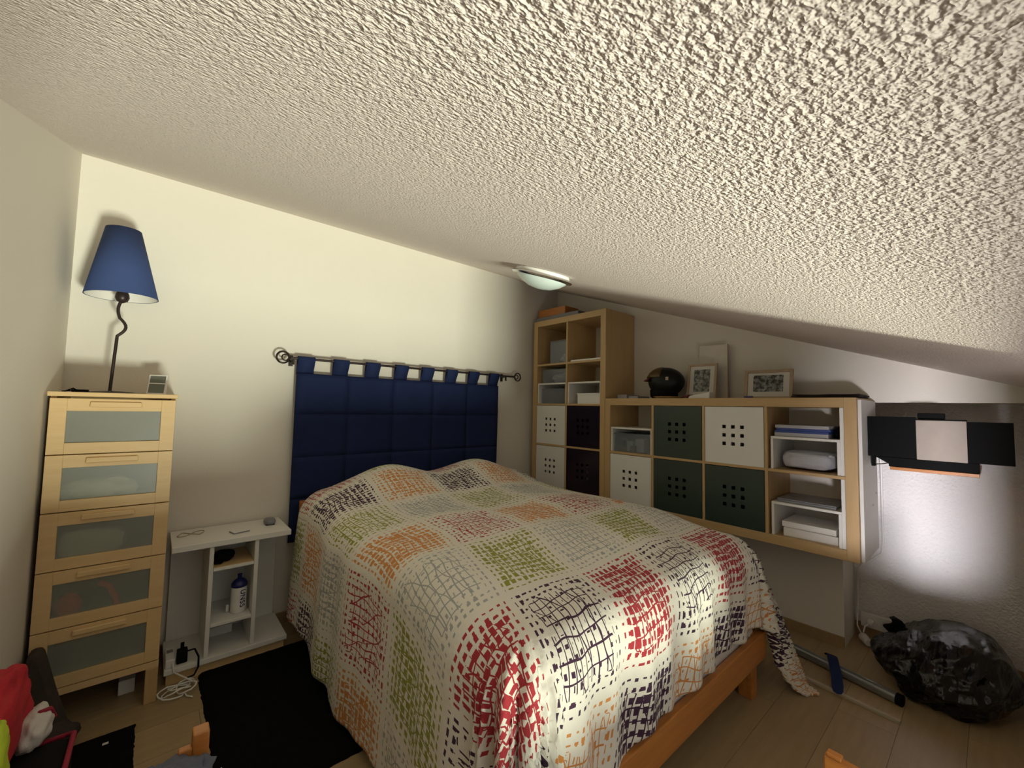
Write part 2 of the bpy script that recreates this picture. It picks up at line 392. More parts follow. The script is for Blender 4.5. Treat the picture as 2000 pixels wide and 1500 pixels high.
# ------------------------------------------------------------------ shelf units
SX0, SX1 = 2.913, 3.299      # front / back of units
ZB = .5867; PIT = 1.39 / 4; TD = .016
def unit(name, label, ya, cols, rows_):
    # ya = left (far) outer y ; runs toward -y
    wdt = .10 + cols * PIT; hgt = .10 + rows_ * PIT; yb_ = ya - wdt; zt_ = ZB + hgt
    t = thing(name, label, 'shelving unit', (SX1, (ya + yb_) / 2, ZB))
    box('side_panel', SX0, SX1, ya - .05, ya, ZB, zt_, 'birch', t); box('side_panel', SX0, SX1, yb_, yb_ + .05, ZB, zt_, 'birch', t)
    box('top_panel', SX0, SX1, yb_ + .05, ya - .05, zt_ - .05, zt_, 'birch_h', t); box('bottom_panel', SX0, SX1, yb_ + .05, ya - .05, ZB, ZB + .05, 'birch_h', t)
    box('back_panel', SX1 - .004, SX1, yb_ + .05, ya - .05, ZB + .05, zt_ - .05, 'wall', t, 0)
    for k in range(1, cols):
        y = ya - .05 - k * PIT; box('divider', SX0 + .002, SX1 - .004, y - TD / 2, y + TD / 2, ZB + .05, zt_ - .05, 'birch', t)
    for j in range(1, rows_):
        z = ZB + .05 + j * PIT
        for k in range(cols):
            y0 = ya - .05 - k * PIT - (TD / 2 if k else 0); y1_ = ya - .05 - (k + 1) * PIT + (TD / 2 if k < cols - 1 else 0)
            box('shelf', SX0 + .003, SX1 - .004, y1_, y0, z - TD / 2, z + TD / 2, 'birch_h', t)
    return t
TY, LY = -.0765, -.8665
unit('tall_shelving_unit', 'tall birch cube shelving unit in the corner, two cubes wide', TY, 2, 4)
unit('long_shelving_unit', 'long low birch cube shelving unit hung on the wall beside the bed', LY, 4, 2)
def cell(ya, k, j, cols, rows_):
    """inner box of cell column k (from far), row j (from bottom): y0(far) y1(near) z0 z1"""
    y0 = ya - .05 - k * PIT - (TD / 2 if k else 0); y1_ = ya - .05 - (k + 1) * PIT + (TD / 2 if k < cols - 1 else 0)
    z0 = ZB + .05 + j * PIT + (TD / 2 if j else 0); z1_ = ZB + .05 + (j + 1) * PIT - (TD / 2 if j < rows_ - 1 else 0)
    return y0, y1_, z0, z1_
def cube_box(c, mat, label, group='cube boxes in the birch units'):
    y0, y1_, z0, z1_ = c; g = .003; a, b2, c0, c1 = y1_ + g, y0 - g, z0 + .0005, z1_ - g
    t = thing('storage_box', label, 'storage box', (SX0 + .02, (a + b2) / 2, c0), group)
    # front panel with 3x3 square holes
    ys = [a]; zs = [c0]
    cy, c_z = (a + b2) / 2, (c0 + c1) / 2
    for k in (-1, 0, 1): ys += [cy + k * .05 - .0105, cy + k * .05 + .0105]; zs += [c_z + k * .05 - .0105, c_z + k * .05 + .0105]
    ys.append(b2); zs.append(c1); mb = MB(); X0, X1 = SX0 + .003, SX0 + .007
    for i in range(7):
        for j in range(7):
            if i % 2 == 1 and j % 2 == 1: continue
            mb.box(X0, X1, ys[i], ys[i + 1], zs[j], zs[j + 1])
    bm = MB(); bm.v, bm.f = mb.v, mb.f
    # weld and drop interior faces
    me = bm.mesh('front_panel', M[mat]); b_ = bmesh.new(); b_.from_mesh(me)
    bmesh.ops.remove_doubles(b_, verts=b_.verts, dist=1e-5)
    seen = {}
    for f in b_.faces:
        k = tuple(sorted(v.index for v in f.verts)); seen.setdefault(k, []).append(f)
    kill = [f for fs in seen.values() if len(fs) > 1 for f in fs]
    bmesh.ops.delete(b_, geom=kill, context='FACES'); b_.to_mesh(me); b_.free()
    put('front_panel', me, mat, t)
    s = MB(); w = .003; D = SX1 - .03
    s.box(X1, D, a, a + w, c0, c1); s.box(X1, D, b2 - w, b2, c0, c1); s.box(X1, D, a + w, b2 - w, c0, c0 + w); s.box(D - w, D, a + w, b2 - w, c0 + w, c1)
    put('box_shell', s, mat, t)
    return t
T = lambda k, j: cell(TY, k, j, 2, 4)
L = lambda k, j: cell(LY, k, j, 4, 2)
cube_box(T(0, 1), 'white', 'white cube box with nine small holes in the tall unit, upper of two')
cube_box(T(0, 0), 'white', 'white cube box with nine small holes in the tall unit, lower of two')
cube_box(T(1, 1), 'purple', 'dark purple see-through cube box in the tall unit, upper of two')
cube_box(T(1, 0), 'purple', 'dark purple see-through cube box in the tall unit, lower of two, pale card inside')
cube_box(L(0, 0), 'white', 'white cube box in the long unit, beside the tall unit behind the duvet')
cube_box(L(1, 1), 'green', 'dark green cube box in the top row of the long unit')
cube_box(L(2, 1), 'white', 'white cube box with nine square holes in the top row of the long unit')
cube_box(L(1, 0), 'green', 'dark green cube box in the bottom row, beside a white one')
cube_box(L(2, 0), 'green', 'dark green cube box in the bottom row, beside the open cube of papers')
# things seen inside the purple boxes
y0, y1_, z0, z1_ = T(1, 0)
c = thing('card', 'pale mauve dotted card inside the lower purple box', 'card', (2.98, y1_ + .13, z0 + .004))
box('panel', 2.98, 2.99, y1_ + .04, y1_ + .2, z0 + .06, z0 + .20, plain('mauve_card', (.30, .24, .33)), c)
for i in range(3):
    for j in range(2): box('dot', 2.976, 2.98, y1_ + .07 + i * .04, y1_ + .079 + i * .04, z0 + .10 + j * .045, z0 + .109 + j * .045, 'white', c, 0)
box('foot', 2.98, 3.03, y1_ + .04, y1_ + .2, z0 + .004, z0 + .06, plain('mauve_card_foot', (.20, .16, .24)), c)
y0, y1_, z0, z1_ = T(1, 1)
tag(put('plastic_bag', blob(3.05, y1_ + .11, z0 + .05, .08, .10, .05, .3, 3, 3, 5, z0 + .004), plain('mauve_plastic', (.25, .2, .28))), 'crumpled mauve plastic bag inside the upper purple box', 'bag')

# white half-height inserts
def insert(c, label, h=.165, side=None, group='white inserts in the open cubes'):
    y0, y1_, z0, z1_ = c; a, b2 = y1_ + .001, y0 - .001; w = .013
    if side: b2 = y0 - .012
    t = thing('shelf_insert', label, 'shelf insert', (SX0 + .1, (a + b2) / 2, z0), group)
    X0, X1 = SX0 + .012, SX1 - .02
    aa = a
    if side:
        box('side_board', X0, X1, a, a + .018, z0, z1_ - .001, 'white', t); aa = a + .018
    box('leg', X0, X1, aa, aa + w, z0, z0 + h, 'white', t); box('leg', X0, X1, b2 - w, b2, z0, z0 + h, 'white', t)
    box('top', X0, X1, aa, b2, z0 + h, z0 + h + .013, 'white', t)
    return z0 + h + .013
insert(T(0, 2), 'white half-height insert in the left cube of the tall unit')
insert(T(1, 2), 'white half-height insert in the right cube of the tall unit, over a white tray')
insert(L(0, 1), 'white half-height insert over a clear box of tapes')
zi1 = insert(L(3, 1), 'white insert with full side board in the top right open cube of the long unit', side=True)
zi0 = insert(L(3, 0), 'white insert with full side board in the bottom right open cube of the long unit', side=True)
y0, y1_, z0, z1_ = T(1, 3)
tag(box('board', SX0 + .01, SX1 - .03, y1_ + .002, y0 - .03, z0, z0 + .014, 'white'), 'white board lying in the empty top right cube of the tall unit', 'board')
def open_box(name, label, cat, x0, x1, y0, y1_, z0, z1_, mat, lid=None, w=.003, taper=0.0):
    t = thing(name, label, cat, ((x0 + x1) / 2, (y0 + y1_) / 2, z0))
    s = MB(); s.box(x0, x1, y0, y1_, z0, z0 + w)
    s.box(x0, x0 + w, y0, y1_, z0 + w, z1_); s.box(x1 - w, x1, y0, y1_, z0 + w, z1_); s.box(x0 + w, x1 - w, y0, y0 + w, z0 + w, z1_); s.box(x0 + w, x1 - w, y1_ - w, y1_, z0 + w, z1_)
    put('body', s, mat, t)
    if lid: box('lid', x0 - .004, x1 + .004, y0 - .004, y1_ + .004, z1_, z1_ + .012, lid, t, .003)
    else:
        s = MB(); e = .004
        s.box(x0 - e, x0, y0 - e, y1_ + e, z1_ - .008, z1_); s.box(x1, x1 + e, y0 - e, y1_ + e, z1_ - .008, z1_); s.box(x0, x1, y0 - e, y0, z1_ - .008, z1_); s.box(x0, x1, y1_, y1_ + e, z1_ - .008, z1_)
        put('rim', s, mat, t)
    return t
y0, y1_, z0, z1_ = T(0, 3)
open_box('clear_box', 'cloudy clear box with pale lid in the top left cube of the tall unit', 'plastic box', SX0 + .04, SX0 + .30, y1_ + .03, y1_ + .22, z0, z0 + .19, 'clearbox', 'clearbox')
tag(put('cloth', blob(SX0 + .14, y1_ + .09, z0 + .05, .08, .05, .045, .3, 3, 3, 2, z0 + .004), 'paper'), 'white cloth inside the clear box in the top left cube', 'cloth')
y0, y1_, z0, z1_ = T(0, 2)
open_box('clear_box', 'cloudy clear box on the white insert in the left cube of the tall unit', 'plastic box', SX0 + .04, SX0 + .30, y1_ + .012, y0 - .03, z0 + .179, z0 + .30, 'clearbox')
tag(put('cloth', blob(SX0 + .14, (y0 + y1_) / 2 + .0, z0 + .225, .07, .09, .04, .4, 4, 3, 8, z0 + .183), 'paper'), 'crumpled white cloth in the clear box on the insert', 'cloth')
open_box('clear_box', 'cloudy clear box under the white insert in the left cube of the tall unit', 'plastic box', SX0 + .04, SX0 + .30, y1_ + .03, y0 - .03, z0, z0 + .13, 'clearbox')
y0, y1_, z0, z1_ = T(1, 2)
open_box('tray', 'white plastic tray under the insert in the tall unit', 'tray', SX0 + .02, SX0 + .27, y1_ + .02, y0 - .10, z0, z0 + .085, 'plastic_white')
y0, y1_, z0, z1_ = L(0, 1)
open_box('clear_box', 'clear box holding white and red packs in the far cube of the long unit', 'plastic box', SX0 + .03, SX0 + .32, y1_ + .018, y0 - .02, z0, z0 + .135, 'clearbox')
for i, (dy, w, h, mt, lab) in enumerate([(.22, .05, .075, 'paper', 'white pack in the clear box, left'), (.14, .07, .095, 'paper', 'white printed pack in the clear box, right'), (.18, .04, .045, 'darkred', 'small dark red pack in front of the white packs')]):
    tag(box('pack', SX0 + (.05 if i == 2 else .08), SX0 + (.075 if i == 2 else .15), y1_ + dy - w / 2, y1_ + dy + w / 2, z0 + .0035, z0 + h, mt), lab, 'pack')
tag(put('cable_coil', MB().torus((SX0 + .10, y1_ + .285, z0 + .055), .035, .012, 'x'), 'grey'), 'grey coil of tape in the clear box of packs', 'coil')
# wall patch seen behind open cells: paper folder standing at right back of the cell
y0, y1_, z0, z1_ = L(3, 1)
def stack(name, cat, labels, x0, x1, ya, yb_, z, hs, mats, jit=.006, group=None):
    for i, (h, mt) in enumerate(zip(hs, mats)):
        dx, dy = random.uniform(-jit, jit), random.uniform(-jit, jit)
        o = box(name, x0 + dx, x1 + dx, ya + dy, yb_ + dy, z, z + h, mt, None, .002); tag(o, labels[i], cat, group); z += h
    return z
stack('paper_pile', 'papers', ['white paper pile under the blue folders', 'blue folder on the white insert, lower of two', 'blue folder on the white insert, upper of two', 'grey clear sleeve on top of the blue folders'],
      SX0 + .03, SX0 + .27, y1_ + .065, y0 - .03, zi1, [.022, .012, .012, .018], ['paper_grey', 'blue', 'blue', 'paper_grey'])
tag(put('black_pouch', blob(SX0 + .16, y1_ + .045, zi1 + .03, .10, .018, .03, .2, 3, 3, 4, zi1), 'black'), 'black pouch at the end of the blue folders', 'pouch')
t = tag(put('wrapped_papers', blob(SX0 + .15, (y0 + y1_) / 2 + .004, z0 + .055, .115, .118, .048, .10, 3, 4, 9, z0, .55), 'paper_grey', smooth=60), 'wrapped bundle of grey papers under the upper insert', 'papers')
y0, y1_, z0, z1_ = L(3, 0)
t = thing('laptop', 'closed dark grey laptop on the lower white insert', 'laptop', (SX0 + .16, (y0 + y1_) / 2, zi0))
box('base', SX0 + .035, SX0 + .27, y1_ + .045, y0 - .035, zi0, zi0 + .012, 'grey', t, .003); box('lid', SX0 + .033, SX0 + .272, y1_ + .043, y0 - .033, zi0 + .013, zi0 + .02, 'darkgrey' if 'darkgrey' in M else 'grey', t, .003)
stack('book', 'book', ['thick white book at the bottom of the lower right cube', 'white book on the thicker white book in the lower right cube'], SX0 + .04, SX0 + .26, y1_ + .05, y0 - .05, z0, [.045, .03], ['paper', 'paper'], .012)

# ------------------------------------------------------------------ things on top of the units
ZT = ZB + .79; ZTT = ZB + 1.49
tb = thing('wooden_box', 'shallow brown wooden box on top of the tall unit', 'box', (3.06, -.22, ZTT + .045))
box('front_board', 2.99, 3.005, -.38, -.05, ZTT + .046, ZTT + .12, 'pine_y', tb); box('back_board', 3.17, 3.185, -.38, -.05, ZTT + .046, ZTT + .10, 'pine_y', tb)
box('end_board', 3.005, 3.17, -.38, -.365, ZTT + .046, ZTT + .12, 'pine', tb); box('end_board', 3.005, 3.17, -.065, -.05, ZTT + .046, ZTT + .12, 'pine', tb); box('base_board', 3.005, 3.17, -.365, -.065, ZTT + .046, ZTT + .055, 'pine_y', tb)
tag(box('grey_case', 2.955, 3.22, -.56, -.045, ZTT, ZTT + .045, 'grey', None, .006), 'flat grey case under the wooden box on the tall unit', 'case')
stack('paper_pile', 'papers', ['pale lilac paper pile beside the tall unit', ], 3.03, 3.2, -.985, -.90, ZT, [.038], ['paper_grey'])
tag(box('envelope', 3.04, 3.2, -1.07, -.992, ZT, ZT + .026, 'paper_grey'), 'grey envelope stack between the lilac papers and the helmet', 'envelope')
# helmet
def helmet():
    t = thing('helmet', 'black and olive helmet on the long unit beside the tall unit', 'helmet', (3.12, -1.20, ZT))
    prof = []
    vs = []; fs = []; nu, nv = 40, 24; cy, cx, c_z = -1.245, 3.12, ZT + .125
    for j in range(nv + 1):
        th = PI * .0 + (PI * .80) * j / nv
        for i in range(nu):
            a = 2 * PI * i / nu; sx = math.sin(th)
            ry = .135 if math.cos(a) < 0 else .118
            x = cx + .105 * sx * math.sin(a); y = cy + ry * sx * math.cos(a); z = c_z + .105 * math.cos(th)
            if th > PI / 2: y = cy + (y - cy) * (1 - .12 * (th - PI / 2)); 
            vs.append((x, y, max(z, ZT + .012)))
    for j in range(nv):
        for i in range(nu): fs.append((j * nu + i, j * nu + (i + 1) % nu, (j + 1) * nu + (i + 1) % nu, (j + 1) * nu + i))
    put('shell', MB().add(vs, fs), 'helmet', t, smooth=True, solid=.006)
    vs = []
    for j in range(9):
        th = PI * .40 * j / 8
        for i in range(25):
            a = -PI * .62 + PI * 1.24 * i / 24; sx = math.sin(th)
            vs.append((cx + .109 * sx * math.sin(a), cy + .02 + .118 * sx * math.cos(a), c_z + .110 * math.cos(th)))
    fs = [(j * 25 + i, j * 25 + i + 1, (j + 1) * 25 + i + 1, (j + 1) * 25 + i) for j in range(8) for i in range(24)]
    put('crown_cover', MB().add(vs, fs), 'olive', t, smooth=True, solid=.005)
    vs = []
    for j in range(4):
        for i in range(13):
            a = -PI * .32 + PI * .64 * i / 12; rr = 1 + .10 * j
            vs.append((cx + .105 * rr * math.sin(a), cy + .118 * rr * math.cos(a), c_z + .035 - .008 * j))
    fs = [(j * 13 + i, j * 13 + i + 1, (j + 1) * 13 + i + 1, (j + 1) * 13 + i) for j in range(3) for i in range(12)]
    put('visor', MB().add(vs, fs), 'darkred', t, smooth=True, solid=.004)
    put('neck_pad', MB().lathe([(.078, -.11), (.09, -.1), (.092, -.06), (.085, -.05)], cx, cy + .01, c_z), 'black', t, smooth=True, solid=.01)
    b = MB().box(cx - .098, cx - .093, cy - .075, cy - .055, c_z + .01, c_z + .033); put('badge', b, 'beige_cord', t)
helmet()
# frames
def frame(name, label, yc, w, h, x, tilt, mt, bw=.018, pw_=.6, ph=.6, photo='photo1'):
    t = thing(name, label, 'picture frame', (x, yc, ZT + .002)); mt_ = Matrix.Translation(Vector((x, yc, ZT + .002))) @ Matrix.Rotation(tilt, 4, 'Y')
    def p(nm, a, b2, c, d, m, x0=-.008, x1=.008): put(nm, MB().box(x0, x1, a, b2, c, d).xform(mt_), m, t, .001)
    p('frame_bar', -w / 2, -w / 2 + bw, 0, h, mt); p('frame_bar', w / 2 - bw, w / 2, 0, h, mt)
    p('frame_bar', -w / 2 + bw, w / 2 - bw, 0, bw, mt); p('frame_bar', -w / 2 + bw, w / 2 - bw, h - bw, h, mt)
    p('passepartout', -w / 2 + bw, w / 2 - bw, bw, h - bw, 'paper', -.003, .004)
    p('photo', -w * pw_ / 2, w * pw_ / 2, h * (.5 - ph / 2) + .008, h * (.5 + ph / 2) + .008, photo, -.0045, -.003)
    b = MB().add([tuple(mt_ @ Vector(q)) for q in [(.009, -.02, h * .6), (.009, .02, h * .6)]] + [(x + .075, yc - .02, ZT + .001), (x + .075, yc + .02, ZT + .001)], [(0, 1, 3, 2)])
    put('stand', b, 'black', t, solid=.003)
M['frame_oak'] = wood('pale_oak_frame', (.42, .30, .19), (.50, .37, .25), 'z', .5)
frame('picture_frame', 'portrait photo in a pale oak frame beside the helmet', -1.487, .20, .25, 3.15, .16, 'frame_oak', .016, .55, .62, 'photo1')
frame('picture_frame', 'landscape group photo in a pale oak frame on the long unit', -1.895, .265, .185, 3.15, .16, 'frame_oak', .018, .62, .56, 'photo2')
ac = thing('backing_board', 'off-white upright board standing behind the portrait frame', 'board', (3.262, -1.52, ZT)); box('sheet', 3.26, 3.266, -1.62, -1.43, ZT, ZT + .385, 'offboard', ac, 0); box('edge_strip', 3.258, 3.268, -1.624, -1.62, ZT, ZT + .385, 'frame_oak', ac, 0)
tag(box('purple_card', 3.085, 3.095, -1.835, -1.785, ZT, ZT + .022, 'purplepaper'), 'small purple card in front of the landscape photo frame', 'card')
wt = thing('wooden_dish', 'flat yellowish wooden dish in front of the helmet', 'dish', (3.0, -1.32, ZT)); put('bowl', MB().lathe([(0, .004), (.05, .004), (.06, 0), (.10, .014), (.105, .018), (.098, .018), (.06, .008), (0, .008)], 3.02, -1.33, ZT), 'birch_h', wt, smooth=True)
tag(put('cloth', blob(3.02, -1.475, ZT + .014, .03, .04, .016, .4, 3, 3, 3, ZT), 'darkred'), 'dark red crumpled cloth between dish and white box', 'cloth')
wb = thing('white_box', 'small white box with slanted top in front of the portrait frame', 'box', (2.99, -1.56, ZT))
put('body', MB().prism([(-1.63, ZT), (-1.49, ZT), (-1.505, ZT + .022), (-1.635, ZT + .045)], 2.955, 3.035, 'x'), 'plastic_white', wb, .004)
dmx = thing('folded_mat', 'dark brown mat lying flat at the end of the long unit', 'mat', (3.12, -2.2, ZT))
for i in range(3):
    vs = []; nX, nY = 8, 30
    for a in range(nX):
        for b2 in range(nY):
            x = 3.0 + .26 * a / (nX - 1); y = -2.055 - .29 * b2 / (nY - 1) - .005 * i
            z = ZT + .004 + i * .009 + .004 * mnoise.noise(Vector((x * 9, y * 9, i))) - (.0 if y > -2.35 else 0)
            vs.append((x, y, max(z, ZT + .0035)))
    put('layer', MB().add(vs, [(a * nY + b2, a * nY + b2 + 1, (a + 1) * nY + b2 + 1, (a + 1) * nY + b2) for a in range(nX - 1) for b2 in range(nY - 1)]), 'matdark', dmx, smooth=True, solid=.007)

# ------------------------------------------------------------------ end board, cable duct, black panel on shelf
ye = LY - 1.49
eb = thing('end_board', 'white board with two screws on the end of the long unit', 'board', (3.1, ye, ZB))
box('panel', SX0 + .02, SX1, ye - .016, ye - .001, ZB + .005, ZB + .785, 'white', eb)
for q in ((3.15, ZB + .25), (3.24, ZB + .30)):
    put('screw', MB().lathe([(0, .004), (.005, .003), (.006, 0)], q[0], ye - .016, q[1], 12, Matrix.Rotation(PI / 2, 3, 'X')), 'steel', eb, smooth=True)
tag(put('cable', MB().tube([(WB - .02, -2.352, 1.22), (WB - .008, -2.352, .9), (WB - .008, -2.352, .56), (WB - .008, -2.345, .50), (WB - .008, -2.31, .46), (WB - .008, -2.265, .42), (WB - .008, -2.235, .38), (WB - .008, -2.23, .30), (WB - .008, -2.23, .14)], .006, 8), 'plastic_white', smooth=True), 'white cable running down the rough wall beside the long unit', 'cable')
tag(box('cable_duct', WB - .014, WB - .001, -2.33, -2.312, .55, 1.33, 'white'), 'white cable duct on the rough wall behind the long unit end', 'cable duct')
sh = thing('wall_shelf', 'small brown wooden shelf under the wide black panel', 'shelf', (WB, -2.60, 1.04))
box('board', 3.05, WB - .001, -2.745, -2.455, 1.035, 1.05, 'pine', sh)
box('bracket', 3.2, WB - .001, -2.62, -2.605, 1.02, 1.035, 'black', sh)
bp = thing('display_board', 'wide black folding board with a pale sheet in the middle', 'panel', (3.08, -2.60, 1.05))
box('left_wing', 3.055, 3.075, -2.55, -2.375, 1.095, 1.292, 'black', bp); box('right_wing', 3.055, 3.075, -2.846, -2.713, 1.095, 1.276, 'black', bp)
box('middle_panel', 3.058, 3.085, -2.713, -2.55, 1.052, 1.284, 'black', bp)
box('shade_toned_sheet', 3.050, 3.0555, -2.7125, -2.5505, 1.094, 1.278, plain('shade_toned_sheet', (.40, .34, .29), .8), bp)  # white sheet; the shade on it is mixed into this darker colour
put('foot', MB().prism([(-2.745, 1.0505), (-2.45, 1.0505), (-2.45, 1.062), (-2.40, 1.094), (-2.745, 1.094)], 3.0565, 3.16, 'x'), 'black', bp, .002)
box('top_block', 3.075, 3.11, -2.645, -2.555, 1.284, 1.312, 'black', bp, .003)
hk = thing('bracket_hook', 'black hook with bent wire under the left end of the black panel', 'hook', (3.09, -2.38, 1.08))
put('block', MB().box(3.06, 3.085, -2.40, -2.385, 1.045, 1.0945), 'black', hk, .002); put('wire', MB().tube([(3.085, -2.39, 1.05), (3.16, -2.43, 1.055), (3.19, -2.46, 1.075), (3.17, -2.44, 1.09)], .0025, 6), 'chrome', hk, smooth=True)
ps = thing('power_strip', 'white double socket strip low on the rough wall', 'socket', (WB, -2.33, .1))
box('plate', WB - .035, WB - .0125, -2.41, -2.245, .062, .142, 'plastic_white', ps, .004)
for y in (-2.29, -2.365):
    put('socket_ring', MB().lathe([(.0, .001), (.018, .001), (.02, .004), (.024, .004), (.025, 0)], WB - .035, y, .102, 20, Matrix.Rotation(-PI / 2, 3, 'Y')), 'white_matte', ps, smooth=True)
pg = thing('plug', 'white plug and curled flex below the socket strip', 'plug', (3.46, -2.29, 0))
put('plug_body', MB().tube([(WB - .036, -2.29, .102), (WB - .06, -2.29, .10), (WB - .075, -2.29, .095)], [.017, .016, .009], 12), 'plastic_white', pg, smooth=True)
put('flex', MB().tube([(WB - .07, -2.29, .098), (WB - .10, -2.275, .09), (WB - .115, -2.27, .06), (WB - .11, -2.27, .04)], .0035, 8), 'plastic_white', pg, smooth=True)
put('adapter', MB().tube([(WB - .16, -2.30, .025), (WB - .10, -2.265, .028)], [.02, .024], 10), 'plastic_white', pg, .004)
put('flex', MB().tube([(WB - .10, -2.262, .035), (WB - .07, -2.235, .07), (WB - .05, -2.232, .13)], .0035, 8), 'plastic_white', pg, smooth=True)

# bin bag
def binbag():
    bm = bmesh.new(); bmesh.ops.create_icosphere(bm, subdivisions=6, radius=1); vs = []
    for v in bm.verts:
        p = v.co.copy(); az = math.atan2(p.y, p.x)
        k = 1 + .12 * mnoise.fractal(p * 1.5 + Vector((3, 1, 5)), 1.0, 2.0, 2)
        w = mnoise.noise(Vector((p.x * 1.5, p.y * 4, p.z * 4)))
        k += .05 * (1 - abs(w) * 2.4)
        q = Vector((p.x * .29 * k, p.y * .235 * k, p.z * .15 * k))
        q.z += .125 + .09 * (-p.y) * max(p.z, 0) + .03 * p.x
        q.z = max(q.z, .003 + .002 * k)
        if q.z < .06: q.x *= 1 + (.06 - q.z) * 1.2
        X, Y, Z = q.x + 3.235, q.y - 2.60, q.z
        vs.append((min(X, WB - .04), max(Y, YN + .012), Z))
    bm.verts.index_update(); mb = MB().add(vs, [tuple(v.index for v in f.verts) for f in bm.faces]); bm.free()
    t = thing('bin_bag', 'glossy black bin bag slumped against the rough wall', 'bin bag', (3.235, -2.6, 0))
    o = put('bag_body', mb, 'binbag', t, smooth=80)
    # gathered top flap pointing to the socket
    vs = []; n = 14
    for i in range(n):
        for j in range(7):
            u, v = i / (n - 1), j / 6
            vs.append((3.40 - .03 * u + .03 * v, -2.385 - .12 * v - .02 * math.sin(u * 9), .07 + .16 * u * (1 - .5 * v) + .03 * v + .012 * math.sin(v * 12 + u * 5)))
    put('bag_neck', MB().add(vs, [(i * 7 + j, i * 7 + j + 1, (i + 1) * 7 + j + 1, (i + 1) * 7 + j) for i in range(n - 1) for j in range(6)]), 'binbag', t, smooth=True, solid=.002)
binbag()

# poles on the floor
pb = thing('metal_pole', 'grey metal pole lying on the floor beside the bed', 'pole', (2.96, -2.3, 0))
put('tube', MB().tube([(3.03, -2.05, .025), (2.93, -2.47, .025)], .024, 14), 'steel', pb, smooth=True); put('end_cap', MB().tube([(2.93, -2.47, .025), (2.925, -2.49, .025)], .0255, 14), 'black', pb, smooth=True)
put('edge_rail', MB().tube([(3.075, -2.07, .012), (3.0, -2.39, .012)], .010, 8), 'white', pb, smooth=True)
tag(put('white_stick', MB().box(-.009, .009, -.24, .24, 0, .014).xform(Matrix.Translation(Vector((2.80, -2.26, .0))) @ Matrix.Rotation(-.10, 4, 'Z')), 'beige_cord', bevel=.002), 'thin pale stick lying parallel to the metal pole', 'stick')
sp = []
for (x, y, z) in [(3.13, -2.175, .004), (3.10, -2.19, .03), (3.05, -2.21, .056), (2.99, -2.225, .060), (2.92, -2.25, .045), (2.84, -2.275, .022), (2.77, -2.285, .012)]: sp.append((x, y, z))
vs = []
for (x, y, z) in sp:
    for dy in (-.025, .025): vs.append((x, y + dy, z))
tag(put('strap', MB().add(vs, [(2 * i, 2 * i + 1, 2 * i + 3, 2 * i + 2) for i in range(len(sp) - 1)]), 'navy', solid=.004, sub=1), 'navy blue strap wrapped over the metal pole', 'strap')

# ------------------------------------------------------------------ bed
BX0, BX1, BY0, BY1 = 1.03, 2.525, -2.075, -.09
bed = thing('bed', 'orange pine bed with white mattress under the duvet', 'bed', ((BX0 + BX1) / 2, -1.07, 0))
box('foot_rail', BX0 + .0, BX1, BY0, BY0 + .028, .175, .29, 'pine', bed, .004)
box('side_rail', BX0, BX0 + .028, BY0 + .03, BY1 - .03, .175, .29, 'pine_y', bed, .004); box('side_rail', BX1 - .028, BX1, BY0 + .03, BY1 - .03, .175, .29, 'pine_y', bed, .004)
for x in (BX0 + .03, BX1 - .09):
    box('leg', x, x + .06, BY0 + .03, BY0 + .09, 0, .29, 'pine', bed, .004)
box('headboard_post', BX0 - .025, BX0 + .035, BY1 - .05, BY1 + .0, 0, .72, 'pine', bed, .004); box('headboard_post', BX1 - .035, BX1 + .025, BY1 - .05, BY1, 0, .72, 'pine', bed, .004)
box('headboard_rail', BX0 + .036, BX1 - .036, BY1 - .035, BY1 - .01, .5, .68, 'pine', bed, .004); box('head_rail', BX0 + .036, BX1 - .036, BY1 - .035, BY1 - .01, .175, .29, 'pine', bed, .004)
for k in range(12):
    y = BY0 + .09 + k * .155; box('slat', BX0 + .03, BX1 - .03, y, y + .07, .235, .25, 'birch_h', bed, .002)
box('mattress', BX0 + .035, BX1 - .035, BY0 + .035, BY1 - .04, .251, .45, 'sheet', bed, .03)

